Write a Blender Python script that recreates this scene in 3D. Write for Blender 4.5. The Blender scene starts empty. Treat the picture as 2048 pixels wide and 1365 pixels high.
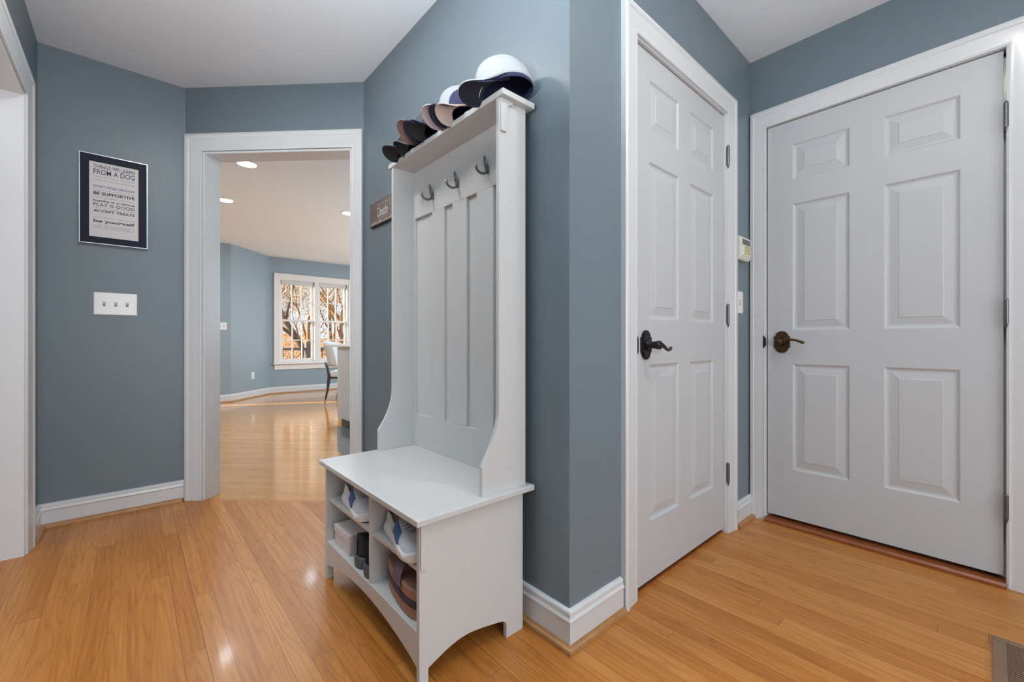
import bpy, bmesh, math, random
from mathutils import Vector, Matrix
R = math.radians
C = bpy.context.scene.collection
SC = bpy.context.scene

# ------------------------------------------------------------------ camera
cam_d = bpy.data.cameras.new('camera'); cam = bpy.data.objects.new('camera', cam_d); C.objects.link(cam)
cam.location = (0, 0, 0.94); cam.rotation_euler = (R(90), 0, R(-41.8))
cam_d.lens = 852 / 2048 * 36; cam_d.sensor_width = 36; cam_d.clip_start = 0.02
SC.camera = cam
# ------------------------------------------------------------------ world, sun, exposure
w = bpy.data.worlds.new('sky'); SC.world = w; w.use_nodes = True
bg = w.node_tree.nodes['Background']; bg.inputs[0].default_value = (0.72, 0.84, 1.0, 1); bg.inputs[1].default_value = 1.25
SC.view_settings.view_transform = 'Standard'; SC.view_settings.look = 'None'; SC.view_settings.gamma = 1
SC.view_settings.exposure = 0.0
def lamp(name, kind, loc, energy, color=(1, 1, 1), size=0.2, size_y=None, to=None, shape=None, spread=None):
    d = bpy.data.lights.new(name, kind); d.energy = energy; d.color = color
    if kind == 'AREA':
        d.shape = shape or ('RECTANGLE' if size_y else 'DISK'); d.size = size
        if size_y: d.size_y = size_y
        if spread: d.spread = spread
    o = bpy.data.objects.new(name, d); C.objects.link(o); o.location = loc
    if to is not None:
        o.rotation_euler = (Vector(to) - Vector(loc)).to_track_quat('-Z', 'Y').to_euler()
    return o
s = lamp('sun', 'SUN', (0, 0, 10), 15.0, (1.0, 0.86, 0.68)); s.data.angle = R(0.6)
s.rotation_euler = Vector((0.88, -0.47, -0.36)).to_track_quat('-Z', 'Y').to_euler()
H = 2.44
WARM = (1.0, 0.96, 0.91); COOL = (0.90, 0.95, 1.0)
# hall downlights (just above the frame) and added fill lamps outside the frame
lamp('hall_downlight', 'AREA', (0.15, 1.75, H - .035), 9, WARM, 0.26, to=(0.15, 1.75, 0))
lamp('hall_downlight', 'AREA', (1.35, 0.0, H - .035), 7, WARM, 0.14, to=(1.35, 0.0, 0))
lamp('hall_fill_light', 'AREA', (0.6, -2.42, 1.20), 56, COOL, 2.2, 1.5, to=(0.6, 2, 1.5))  # added fill panel at the rear wall, which has no window
lamp('side_fill_light', 'AREA', (-2.90, 1.0, 1.25), 32, COOL, 2.4, 1.6, to=(2, 1.0, 1.7))  # added fill panel in front of the solid side room wall
lamp('uplight_fill', 'AREA', (0.12, 0.75, 1.62), 27, COOL, 0.3, to=(0.13, 0.80, 3))  # this and the next two: added upward fill without fixtures, brightens the ceiling
lamp('uplight_fill', 'AREA', (0.2, -1.2, 1.6), 18, COOL, 0.5, to=(0.2, -1.1, 3))
lamp('uplight_fill', 'AREA', (-1.5, 1.9, 1.75), 16, COOL, 0.5, to=(-1.4, 1.9, 3))
for lx, ly in ((0.73, 4.18), (0.745, 5.41), (1.90, 5.0), (1.9, 6.4)):
    lamp('kitchen_downlight', 'AREA', (lx, ly, H - .03), 13, (0.84, 0.93, 1.0), 0.14, to=(lx, ly, 0))
lamp('kitchen_fill_light', 'AREA', (4.85, 5.6, 1.4), 90, (0.82, 0.92, 1.0), 3.2, 1.6, to=(0, 5.6, 1.1))  # added fill panel for the kitchen, no window in this wall
lamp('kitchen_fill_light', 'AREA', (-2.4, 5.6, 1.4), 28, (0.82, 0.92, 1.0), 3.0, 1.6, to=(3, 5.6, 1.1))  # weaker added fill from the opposite, equally windowless side

# ------------------------------------------------------------------ materials
def srgb(r, g, b):
    f = lambda c: (c / 255 / 12.92) if c <= 10 else ((c / 255 + 0.055) / 1.055) ** 2.4
    return (f(r), f(g), f(b), 1)
MATS = {}
def mat(name, col, rough=0.5, metal=0.0, coat=0.0, noise=0.0, nscale=40, bump=0.0, bscale=200, emis=None, spec=0.5, sheen=0.0, stretch=None):
    if name in MATS: return MATS[name]
    m = bpy.data.materials.new(name); m.use_nodes = True; nt = m.node_tree; n = nt.nodes; L = nt.links
    p = n['Principled BSDF']
    p.inputs['Base Color'].default_value = col if len(col) == 4 else (*col, 1)
    p.inputs['Roughness'].default_value = rough; p.inputs['Metallic'].default_value = metal
    p.inputs['Coat Weight'].default_value = coat; p.inputs['Coat Roughness'].default_value = 0.12
    p.inputs['Specular IOR Level'].default_value = spec; p.inputs['Sheen Weight'].default_value = sheen
    if noise or bump:
        tc = n.new('ShaderNodeTexCoord'); mp = n.new('ShaderNodeMapping'); L.new(tc.outputs['Object'], mp.inputs[0])
        if stretch: mp.inputs['Scale'].default_value = stretch
    if noise:
        nz = n.new('ShaderNodeTexNoise'); nz.inputs['Scale'].default_value = nscale; nz.inputs['Detail'].default_value = 4
        L.new(mp.outputs[0], nz.inputs['Vector'])
        mx = n.new('ShaderNodeMix'); mx.data_type = 'RGBA'; mx.inputs[6].default_value = tuple(c * (1 - noise) for c in col[:3]) + (1,)
        mx.inputs[7].default_value = tuple(min(1, c * (1 + noise)) for c in col[:3]) + (1,)
        L.new(nz.outputs['Fac'], mx.inputs[0]); L.new(mx.outputs[2], p.inputs['Base Color'])
    if bump:
        nb = n.new('ShaderNodeTexNoise'); nb.inputs['Scale'].default_value = bscale; L.new(mp.outputs[0], nb.inputs['Vector'])
        bp = n.new('ShaderNodeBump'); bp.inputs['Strength'].default_value = bump; bp.inputs['Distance'].default_value = 0.002
        L.new(nb.outputs['Fac'], bp.inputs['Height']); L.new(bp.outputs[0], p.inputs['Normal'])
    if emis:
        p.inputs['Emission Color'].default_value = (*emis[0], 1); p.inputs['Emission Strength'].default_value = emis[1]
    MATS[name] = m; return m
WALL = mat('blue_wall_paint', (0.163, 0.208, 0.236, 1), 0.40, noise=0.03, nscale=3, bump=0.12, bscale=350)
WALLK = mat('kitchen_wall_brightened', (0.275, 0.350, 0.405, 1), 0.5, noise=0.02, nscale=3, bump=0.1, bscale=350)  # blue paint, lightened; part of the kitchen's brightness is put into the colour
CEIL = mat('ceiling_paint', (0.82, 0.87, 0.92, 1), 0.85, noise=0.01, nscale=5)
TRIM = mat('trim_paint', (0.66, 0.67, 0.68, 1), 0.28, noise=0.015, nscale=8, coat=0.2)
DOOR = mat('door_paint', (0.53, 0.54, 0.55, 1), 0.38, noise=0.015, nscale=6, bump=0.15, bscale=300, stretch=(8, 8, 0.6))
RACK = mat('rack_white_wood', (0.605, 0.605, 0.595, 1), 0.42, noise=0.03, nscale=22, stretch=(6, 6, 0.4), bump=0.05, bscale=120)
RACKH = mat('rack_white_wood_horizontal', (0.605, 0.605, 0.595, 1), 0.38, noise=0.03, nscale=22, stretch=(6, 0.4, 6))
WOODT = mat('oak_shoe_moulding', (0.40, 0.19, 0.065, 1), 0.35, noise=0.3, nscale=12, stretch=(3, 3, 3))
THRES = mat('threshold_wood', (0.26, 0.075, 0.022, 1), 0.35, noise=0.3, nscale=20)
DARKM = mat('oil_rubbed_bronze', (0.035, 0.03, 0.035, 1), 0.3, 0.75, noise=0.3, nscale=60)
BRONZ = mat('worn_bronze', (0.085, 0.05, 0.03, 1), 0.32, 0.85, noise=0.4, nscale=50)
STEEL = mat('pewter_hinge', (0.17, 0.17, 0.17, 1), 0.36, 0.9, noise=0.15, nscale=60)
HOOKM = mat('dark_nickel', (0.22, 0.21, 0.20, 1), 0.24, 1.0, noise=0.1, nscale=60)
BLACK = mat('black_gap', (0.01, 0.01, 0.01, 1), 0.8)
PLAST = mat('white_plastic', (0.80, 0.80, 0.78, 1), 0.25, coat=0.4)
SLOT = mat('grey_slot', (0.16, 0.16, 0.16, 1), 0.5)

def floor_mat(name, ang, c0, c1, c2, h=0.057, Lb=1.05, rough=0.24, seam=1.0, coat=0.12, bstr=.14):
    m = bpy.data.materials.new(name); m.use_nodes = True; nt = m.node_tree; n = nt.nodes; L = nt.links
    p = n['Principled BSDF']
    def mth(op, a, b=None, c=None):
        q = n.new('ShaderNodeMath'); q.operation = op
        for i, v in enumerate((a, b, c)):
            if v is None: continue
            if isinstance(v, (int, float)): q.inputs[i].default_value = v
            else: L.new(v, q.inputs[i])
        return q.outputs[0]
    tc = n.new('ShaderNodeTexCoord'); mp = n.new('ShaderNodeMapping'); L.new(tc.outputs['Object'], mp.inputs[0])
    mp.inputs['Rotation'].default_value = (0, 0, R(ang))
    sx = n.new('ShaderNodeSeparateXYZ'); L.new(mp.outputs[0], sx.inputs[0]); X, Y = sx.outputs[0], sx.outputs[1]
    yr = mth('DIVIDE', Y, h); row = mth('FLOOR', yr); fy = mth('FRACT', yr)
    wn = n.new('ShaderNodeTexWhiteNoise'); wn.noise_dimensions = '1D'; L.new(row, wn.inputs['W'])
    xs = mth('ADD', mth('DIVIDE', X, Lb), mth('MULTIPLY', wn.outputs['Value'], 7.37)); idx = mth('FLOOR', xs); fx = mth('FRACT', xs)
    cb = n.new('ShaderNodeCombineXYZ'); L.new(row, cb.inputs[0]); L.new(idx, cb.inputs[1])
    wi = n.new('ShaderNodeTexWhiteNoise'); wi.noise_dimensions = '2D'; L.new(cb.outputs[0], wi.inputs['Vector']); pid = wi.outputs['Value']
    # long grain
    g = n.new('ShaderNodeCombineXYZ'); L.new(mth('ADD', mth('MULTIPLY', X, 1.6), mth('MULTIPLY', pid, 31)), g.inputs[0])
    L.new(mth('MULTIPLY', Y, 62), g.inputs[1]); L.new(mth('MULTIPLY', pid, 17), g.inputs[2])
    gn = n.new('ShaderNodeTexNoise'); gn.inputs['Scale'].default_value = 1.6; gn.inputs['Detail'].default_value = 7; gn.inputs['Roughness'].default_value = 0.62
    L.new(g.outputs[0], gn.inputs['Vector'])
    # cathedral figure
    g2 = n.new('ShaderNodeCombineXYZ'); L.new(mth('ADD', mth('MULTIPLY', X, 1.25), mth('MULTIPLY', pid, 53)), g2.inputs[0])
    L.new(mth('MULTIPLY', Y, 15), g2.inputs[1]); L.new(mth('MULTIPLY', pid, 9), g2.inputs[2])
    fn = n.new('ShaderNodeTexNoise'); fn.inputs['Scale'].default_value = 0.9; fn.inputs['Detail'].default_value = 1.5; L.new(g2.outputs[0], fn.inputs['Vector'])
    rings = mth('POWER', mth('ABSOLUTE', mth('SUBTRACT', mth('FRACT', mth('MULTIPLY', fn.outputs['Fac'], 13)), 0.5)), 3.2)
    r2 = mth('MULTIPLY', rings, 2.9)
    r1 = n.new('ShaderNodeValToRGB'); e = r1.color_ramp.elements
    e[0].position = 0; e[0].color = (*c0, 1); e[1].position = 1; e[1].color = (*c2, 1); k = r1.color_ramp.elements.new(0.5); k.color = (*c1, 1)
    L.new(mth('ADD', mth('ADD', 0.14, mth('MULTIPLY', pid, 0.50)), mth('MULTIPLY', mth('SUBTRACT', gn.outputs['Fac'], 0.36), 1.15)), r1.inputs[0])
    mx = n.new('ShaderNodeMix'); mx.data_type = 'RGBA'; mx.blend_type = 'MULTIPLY'; mx.inputs[7].default_value = (0.40, 0.29, 0.20, 1)
    L.new(r2, mx.inputs[0]); L.new(r1.outputs[0], mx.inputs[6])
    # seams
    ey = mth('MINIMUM', fy, mth('SUBTRACT', 1.0, fy)); ex = mth('MINIMUM', fx, mth('SUBTRACT', 1.0, fx))
    gy = mth('LESS_THAN', ey, 0.018); gx = mth('LESS_THAN', ex, 0.0009)
    vary = mth('GREATER_THAN', wn.outputs['Value'], 0.6)
    gap = mth('MAXIMUM', mth('MULTIPLY', gy, mth('ADD', mth('MULTIPLY', vary, 0.65), 0.25)), mth('MULTIPLY', gx, 0.7))
    m2 = n.new('ShaderNodeMix'); m2.data_type = 'RGBA'; m2.inputs[7].default_value = (0.09, 0.035, 0.012, 1)
    L.new(mth('MULTIPLY', gap, seam), m2.inputs[0]); L.new(mx.outputs[2], m2.inputs[6]); L.new(m2.outputs[2], p.inputs['Base Color'])
    rn = n.new('ShaderNodeTexNoise'); rn.inputs['Scale'].default_value = 6; L.new(mp.outputs[0], rn.inputs['Vector'])
    L.new(mth('ADD', mth('MULTIPLY', rn.outputs['Fac'], 0.10), rough - 0.05), p.inputs['Roughness'])
    bp = n.new('ShaderNodeBump'); bp.inputs['Strength'].default_value = bstr; bp.inputs['Distance'].default_value = 0.0015
    wv = n.new('ShaderNodeTexNoise'); wv.inputs['Scale'].default_value = 1.0; wv.inputs['Detail'].default_value = 1
    g3 = n.new('ShaderNodeCombineXYZ'); L.new(mth('MULTIPLY', X, 3), g3.inputs[0]); L.new(mth('MULTIPLY', Y, 17), g3.inputs[1]); L.new(g3.outputs[0], wv.inputs['Vector'])
    L.new(mth('ADD', mth('MULTIPLY', gap, -0.6), mth('ADD', mth('MULTIPLY', gn.outputs['Fac'], 0.15), wv.outputs['Fac'])), bp.inputs['Height'])
    L.new(bp.outputs[0], p.inputs['Normal'])
    p.inputs['Coat Weight'].default_value = coat; p.inputs['Coat Roughness'].default_value = 0.10; p.inputs['Specular IOR Level'].default_value = 0.35
    return m
OAK = floor_mat('oak_floor_hall', 90, (0.36, 0.118, 0.017), (0.49, 0.182, 0.034), (0.62, 0.275, 0.072), rough=0.36, seam=.85, coat=.06)
OAKK = floor_mat('oak_floor_kitchen', 45, (0.56, 0.235, 0.040), (0.64, 0.290, 0.058), (0.71, 0.35, 0.085), rough=0.15, seam=.6, coat=.6, bstr=.08)

# ------------------------------------------------------------------ mesh helpers
class MB:
    def __init__(s): s.v = []; s.f = []; s.mi = []; s.cur = 0
    def raw(s, vs, fs, mi=None):
        b = len(s.v); s.v += [tuple(x) for x in vs]
        for f in fs: s.f.append([b + i for i in f]); s.mi.append(s.cur if mi is None else mi)
        return s
    def box(s, x0, x1, y0, y1, z0, z1):
        v = [(x, y, z) for x in (x0, x1) for y in (y0, y1) for z in (z0, z1)]
        return s.raw(v, [(0, 1, 3, 2), (4, 6, 7, 5), (0, 4, 5, 1), (2, 3, 7, 6), (0, 2, 6, 4), (1, 5, 7, 3)])
    def prism(s, poly, a0, a1, axis='z'):
        n = len(poly)
        def P(u, v, a):
            return (u, v, a) if axis == 'z' else ((a, u, v) if axis == 'x' else (u, a, v))
        v = [P(u, q, a0) for u, q in poly] + [P(u, q, a1) for u, q in poly]
        return s.raw(v, [tuple(range(n))[::-1], tuple(range(n, 2 * n))] + [(i, (i + 1) % n, n + (i + 1) % n, n + i) for i in range(n)])
    def tube(s, pts, r, seg=12, cap=True, closed=False):
        pts = [Vector(p) for p in pts]; n = len(pts); rs = r if isinstance(r, (list, tuple)) else [r] * n
        b = len(s.v); prev = None
        for i, p in enumerate(pts):
            if closed: t = pts[(i + 1) % n] - pts[i - 1]
            else: t = pts[min(i + 1, n - 1)] - pts[max(i - 1, 0)]
            t.normalize()
            if prev is None: a = t.orthogonal().normalized()
            else: a = (prev - t * prev.dot(t)).normalized()
            prev = a; c = t.cross(a)
            for k in range(seg):
                q = 2 * math.pi * k / seg; s.v.append(tuple(p + (a * math.cos(q) + c * math.sin(q)) * rs[i]))
        m = n if closed else n - 1
        for i in range(m):
            for k in range(seg):
                j = (i + 1) % n
                s.f.append([b + i * seg + k, b + i * seg + (k + 1) % seg, b + j * seg + (k + 1) % seg, b + j * seg + k]); s.mi.append(s.cur)
        if cap and not closed:
            s.f.append([b + k for k in range(seg)][::-1]); s.mi.append(s.cur); s.f.append([b + (n - 1) * seg + k for k in range(seg)]); s.mi.append(s.cur)
        return s
    def grid(s, fn, nu, nv, mi=None, skip=None, wrap=False):
        b = len(s.v)
        for i in range(nu + 1):
            for j in range(nv + 1): s.v.append(tuple(fn(i / nu, j / nv)))
        for i in range(nu):
            for j in range(nv):
                if skip and skip((i + .5) / nu, (j + .5) / nv): continue
                s.f.append([b + i * (nv + 1) + j, b + (i + 1) * (nv + 1) + j, b + (i + 1) * (nv + 1) + j + 1, b + i * (nv + 1) + j + 1]); s.mi.append(s.cur if mi is None else mi)
        return s
    def xf(s, M, start=0):
        for i in range(start, len(s.v)): s.v[i] = tuple(M @ Vector(s.v[i]))
        return s
def obj(name, mb, m, parent=None, off=None, smooth=False, bevel=0, solid=0, sub=0, label=None, merge=False, fix=True):
    me = bpy.data.meshes.new(name); v = mb.v
    if off is not None: v = [(a - off[0], b - off[1], c - off[2]) for a, b, c in v]
    me.from_pydata(v, [], mb.f)
    for q in (m if isinstance(m, (list, tuple)) else [m]): me.materials.append(q)
    for p, i in zip(me.polygons, mb.mi): p.material_index = i
    bm = bmesh.new(); bm.from_mesh(me)
    if merge: bmesh.ops.remove_doubles(bm, verts=bm.verts, dist=1e-5)
    if fix: bmesh.ops.recalc_face_normals(bm, faces=bm.faces)
    bm.to_mesh(me); bm.free()
    if smooth:
        me.polygons.foreach_set('use_smooth', [True] * len(me.polygons))
        if smooth != 'all': me.set_sharp_from_angle(angle=R(40))
    o = bpy.data.objects.new(name, me); C.objects.link(o)
    if parent: o.parent = parent
    if bevel:
        b = o.modifiers.new('bevel', 'BEVEL'); b.width = bevel; b.segments = 2; b.limit_method = 'ANGLE'
    if solid:
        b = o.modifiers.new('solid', 'SOLIDIFY'); b.thickness = solid; b.offset = 0
    if sub:
        b = o.modifiers.new('sub', 'SUBSURF'); b.levels = sub; b.render_levels = sub
    if label: o['label'] = label
    return o
def tag(o, label, cat, group=None):
    o['label'] = label; o['category'] = cat
    if group: o['group'] = group
    return o
def thing(name, label, cat, loc=(0, 0, 0), rotz=0, group=None):
    o = bpy.data.objects.new(name, None); C.objects.link(o); o.empty_display_size = 0.05
    o.location = loc; o.rotation_euler = (0, 0, rotz); return tag(o, label, cat, group)
def struct(name, mb, m, parent=None, **k):
    o = obj(name, mb, m, parent, **k)
    if not parent: o['kind'] = 'structure'
    return o
def M4(o, ex, ey, ez=(0, 0, 1)):
    m = Matrix.Identity(4)
    for i, e in enumerate((ex, ey, ez)):
        for r in range(3): m[r][i] = e[r]
    for r in range(3): m[r][3] = o[r]
    return m

# ------------------------------------------------------------------ room shell
BX = 1.003; CY = 0.857; RX = 2.49; AY = 3.175; LX = -0.35
P45a = Vector((0.24, 3.172, 0)); P45b = Vector((1.003, 2.409, 0))
T = 0.12
def wall(name, p0, p1, nout, openings=(), t=T, z1=H, ext=(0, 0), m=None):
    """face line p0->p1, thickness t towards nout; openings (u0,u1,z0,z1)"""
    p0 = Vector((*p0, 0)); p1 = Vector((*p1, 0)); d = (p1 - p0); Ln = d.length; d.normalize(); n = Vector((*nout, 0)).normalized()
    us = sorted({-ext[0], Ln + ext[1]} | {o[0] for o in openings} | {o[1] for o in openings})
    zs = sorted({0, z1} | {o[2] for o in openings} | {o[3] for o in openings}); mb = MB()
    for i in range(len(us) - 1):
        u0, u1 = us[i], us[i + 1]; um = (u0 + u1) / 2; run = None; spans = []
        for j in range(len(zs) - 1):
            zm = (zs[j] + zs[j + 1]) / 2
            if any(o[0] < um < o[1] and o[2] < zm < o[3] for o in openings): run = None; continue
            if run: run[1] = zs[j + 1]
            else: run = [zs[j], zs[j + 1]]; spans.append(run)
        for a, b in spans: mb.box(u0, u1, 0, t, a, b)
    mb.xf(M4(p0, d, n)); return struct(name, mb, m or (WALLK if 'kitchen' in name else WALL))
wall('wall_left', (LX, AY), (LX, -2.5), (-1, 0), [(AY - 2.818, AY - 1.55, 0, 2.025)])
wall('wall_back', (-3.0, AY), (P45a.x, AY), (0, 1))
wall('wall_doorway', (P45a.x, P45a.y), (P45b.x, P45b.y), (1, 1), [(0.111, 1.009, 0, 2.056)])
wall('wall_center', (BX, P45b.y), (BX, CY), (1, 0))
wall('wall_closet', (BX + T, CY), (RX, CY), (0, 1), [(1.364 - BX - T, 2.176 - BX - T, 0, 2.057)])
wall('wall_right', (RX, CY + T), (RX, -2.5), (1, 0), [(CY + T - 0.784, CY + T + 0.050, 0, 2.064)])
wall('wall_rear', (-3.0, -2.5), (RX + T, -2.5), (0, -1))
wall('wall_side_room', (-3.0, -2.5), (-3.0, AY), (-1, 0))
# closet and garage voids behind the doors
wall('wall_closet_inside', (BX + T, 1.75), (3.6, 1.75), (0, 1)); wall('wall_garage', (3.6, -1.5), (3.6, 1.75), (1, 0))
# kitchen
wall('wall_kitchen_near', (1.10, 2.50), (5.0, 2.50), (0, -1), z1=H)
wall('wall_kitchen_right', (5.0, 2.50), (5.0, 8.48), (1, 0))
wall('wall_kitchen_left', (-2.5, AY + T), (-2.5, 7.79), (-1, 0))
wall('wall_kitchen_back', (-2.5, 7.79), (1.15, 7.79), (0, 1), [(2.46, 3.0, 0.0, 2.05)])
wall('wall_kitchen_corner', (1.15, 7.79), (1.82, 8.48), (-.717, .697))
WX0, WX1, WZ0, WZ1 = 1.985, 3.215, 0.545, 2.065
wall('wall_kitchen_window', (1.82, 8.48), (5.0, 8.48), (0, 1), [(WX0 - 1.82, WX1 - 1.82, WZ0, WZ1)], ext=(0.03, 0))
mb = MB().prism([(-3.15, -2.65), (5.15, -2.65), (5.15, 8.65), (1.7, 8.65), (0.9, 7.95), (-3.15, 7.95)], H, H + .1)
struct('ceiling', mb, CEIL)
# floors meet at the doorway wall
q = 2.411 * math.sqrt(2) + .02
mb = MB().prism([(-3.15, -2.65), (3.75, -2.65), (3.75, 1.9), (1.06, 1.9), (1.06, q - 1.06), (q - AY - .06, AY + .06), (-3.15, AY + .06)], -.1, 0)
struct('floor', mb, OAK)
mb = MB().prism([(-2.65, AY + .06), (q - AY - .06, AY + .06), (1.06, q - 1.06), (1.06, 1.92), (1.10, 2.55), (1.33, 3.76), (1.668, 4.72), (2.6, 4.72), (2.6, 2.0), (5.15, 2.0), (5.15, 8.65), (1.6, 8.65), (0.9, 7.95), (-2.65, 7.95)], -.1, 0)
struct('floor.001', mb, OAKK)
GREYT = mat('grey_floor_patch', (0.17, 0.173, 0.175, 1), 0.16, noise=0.12, nscale=5)  # separate grey floor area added beside the island
mb = MB().prism([(1.10, 2.0), (1.10, 2.55), (1.33, 3.76), (1.668, 4.72), (2.6, 4.72), (2.6, 2.0)], -.1, 0.001)
struct('floor.002', mb, GREYT)

# ------------------------------------------------------------------ trim
CASP = [(0, 0.0), (0, 0.011), (0.006, 0.0135), (0.012, 0.0115), (0.020, 0.013), (0.045, 0.0165), (0.062, 0.018), (0.066, 0.0225), (0.074, 0.024), (0.084, 0.023), (0.088, 0.019), (0.088, 0)]
def casing(name, o, ex, nin, u0, u1, zt, w=0.088, wr=None, z0=0.0, prof=CASP):
    """o origin, ex along wall, nin into the room"""
    mb = MB(); k = w / 0.088; kr = (wr or w) / 0.088; vs = []
    for a, h in prof:
        vs += [(u0 - a * k, h, z0), (u0 - a * k, h, zt + a * k), (u1 + a * kr, h, zt + a * k), (u1 + a * kr, h, z0)]
    n = len(prof); fs = []
    for i in range(n - 1):
        for j in range(3): fs.append((i * 4 + j, i * 4 + j + 1, (i + 1) * 4 + j + 1, (i + 1) * 4 + j))
    fs += [tuple(i * 4 for i in range(n)), tuple(i * 4 + 3 for i in range(n))]
    mb.raw(vs, fs); mb.xf(M4(o, ex, nin)); return struct(name, mb, TRIM, smooth=True)
d45 = Vector((1, -1, 0)).normalized(); n45 = Vector((-1, -1, 0)).normalized()
casing('trim_1', P45a, d45, n45, 0.106, 1.012, 2.060, 0.100, 0.066)
casing('trim_2', (0, CY, 0), (1, 0, 0), (0, -1, 0), 1.366, 2.174, 2.056, 0.088)
casing('trim_3', (RX, 0, 0), (0, 1, 0), (-1, 0, 0), -0.0465, 0.7805, 2.0615, 0.088, 0.072)
casing('trim_4', (LX, 0, 0), (0, -1, 0), (1, 0, 0), -2.823, -1.545, 2.03, 0.098)
def jamb(name, o, ex, nout, u0, u1, zt, depth=T, th=0.012, stop=None):
    mb = MB(); a = -0.001
    mb.box(u0 - .002, u0 + th, a, depth, 0, zt); mb.box(u1 - th, u1 + .002, a, depth, 0, zt); mb.box(u0 + th, u1 - th, a, depth, zt - th, zt)
    if stop:
        mb.box(u0 + th, u0 + th + .012, stop, stop + .035, 0, zt - th); mb.box(u1 - th - .012, u1 - th, stop, stop + .035, 0, zt - th)
        mb.box(u0 + th, u1 - th, stop, stop + .035, zt - th - .012, zt - th)
    mb.xf(M4(o, ex, nout)); return struct(name, mb, TRIM)
jamb('trim_5', P45a, d45, -n45, 0.110, 1.010, 2.058, T)
jamb('trim_6', (0, CY, 0), (1, 0, 0), (0, 1, 0), 1.366, 2.174, 2.056, T, .006, stop=.050)
jamb('trim_7', (RX, 0, 0), (0, 1, 0), (1, 0, 0), -0.048, 0.782, 2.063, T, .003, stop=.046)
jamb('trim_8', (LX, 0, 0), (0, -1, 0), (-1, 0, 0), -2.820, -1.548, 2.027, T)
BBP = [(0, 0), (0.0145, 0), (0.0145, 0.082), (0.018, 0.085), (0.0185, 0.090), (0.015, 0.094), (0.012, 0.101), (0.0135, 0.106), (0.0125, 0.113), (0.007, 0.118), (0, 0.119)]
QRP = [(0.0, 0), (0.018, 0), (0.0178, 0.004), (0.0165, 0.010), (0.013, 0.0148), (0.008, 0.0175), (0.0, 0.019)]
def run(name, pts, nside, prof, m, base=0.0):
    """profile swept along floor polyline; nside=+1 left normal of travel is into the room"""
    pts = [Vector((*p, 0)) for p in pts]; n = len(pts); offs = []
    for i in range(n):
        ds = []
        if i > 0: ds.append((pts[i] - pts[i - 1]).normalized())
        if i < n - 1: ds.append((pts[i + 1] - pts[i]).normalized())
        ns = [Vector((-d.y, d.x, 0)) * nside for d in ds]
        nn = ns[0] if len(ns) == 1 else (ns[0] + ns[1]) / (1 + ns[0].dot(ns[1]))
        offs.append(nn)
    mb = MB(); k = len(prof)
    for i in range(n):
        for a, z in prof: mb.v.append(tuple(pts[i] + offs[i] * (a + base) + Vector((0, 0, z))))
    for i in range(n - 1):
        for j in range(k): mb.f.append([i * k + j, (i + 1) * k + j, (i + 1) * k + (j + 1) % k, i * k + (j + 1) % k]); mb.mi.append(0)
    mb.f += [list(range(k)), list(range((n - 1) * k, n * k))]; mb.mi += [0, 0]
    return struct(name, mb, m, smooth=True)
def bbq(side, k, pts, ns, q=True):
    run('baseboard_' + side, pts, ns, BBP, TRIM)
    if q: run('trim_%d' % k, pts, ns, QRP, WOODT, 0.0145)
u = lambda a: (P45a.x + d45.x * a, P45a.y + d45.y * a)
bbq('back', 9, [(LX, 2.923), (LX, AY), (P45a.x, AY), u(0.006)], -1)
bbq('center', 10, [(BX, P45b.y - 0.004), (BX, CY), (1.272, CY)], -1)
bbq('closet', 11, [(2.268, CY), (RX - .001, CY)], -1)
bbq('right', 12, [(RX, -.125), (RX, -2.5)], -1)
bbq('left', 13, [(LX, -2.5), (LX, 1.44)], -1)
bbq('kitchen', 14, [(0.55, 7.79), (1.15, 7.79), (1.82, 8.48), (5.0, 8.48)], -1)
# wooden sills under the two doors
mb = MB().prism([(RX - .030, 0), (RX - .030, .012), (RX - .022, .020), (RX + T, .020), (RX + T, 0)], -0.045, 0.780, 'y')
struct('trim_15', mb, THRES)
mb = MB().box(1.372, 2.168, CY + .012, CY + T, 0, 0.006); struct('trim_16', mb, THRES)

# ------------------------------------------------------------------ panelled doors
def door_leaf(name, o, ex, nin, W, z0, z1, px, pz, th=0.035):
    mb = MB()
    us = [0] + [a for p in px for a in p] + [W]; zs = [z0] + [a for p in pz for a in p] + [z1]
    for i in range(len(us) - 1):
        for j in range(len(zs) - 1):
            a, b, c, d = us[i], us[i + 1], zs[j], zs[j + 1]
            if i % 2 and j % 2:
                rings = [(0, 0), (0.003, -.0015), (0.008, -.006), (0.014, -.0075), (0.019, -.0075), (0.047, -.0025), (0.050, -.0008)]
                prev = None
                for ins, h in rings:
                    r = [(a + ins, h, c + ins), (b - ins, h, c + ins), (b - ins, h, d - ins), (a + ins, h, d - ins)]
                    if prev: 
                        for k in range(4): mb.raw([prev[k], prev[(k + 1) % 4], r[(k + 1) % 4], r[k]], [(0, 1, 2, 3)])
                    prev = r
                mb.raw(prev, [(0, 1, 2, 3)])
            else: mb.raw([(a, 0, c), (b, 0, c), (b, 0, d), (a, 0, d)], [(0, 1, 2, 3)])
    mb.raw([(0, 0, z0), (W, 0, z0), (W, 0, z1), (0, 0, z1), (0, -th, z0), (W, -th, z0), (W, -th, z1), (0, -th, z1)], [(0, 1, 5, 4), (1, 2, 6, 5), (2, 3, 7, 6), (3, 0, 4, 7), (4, 5, 6, 7)])
    mb.xf(M4(o, ex, nin)); return struct(name, mb, DOOR, merge=True)
d1 = door_leaf('door_1', (1.376, CY + .012, 0), (1, 0, 0), (0, -1, 0), 0.789, 0.020, 2.046,
               [(0.110, 0.345), (0.445, 0.680)], [(0.245, 0.850), (1.025, 1.632), (1.745, 1.948)])
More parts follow.
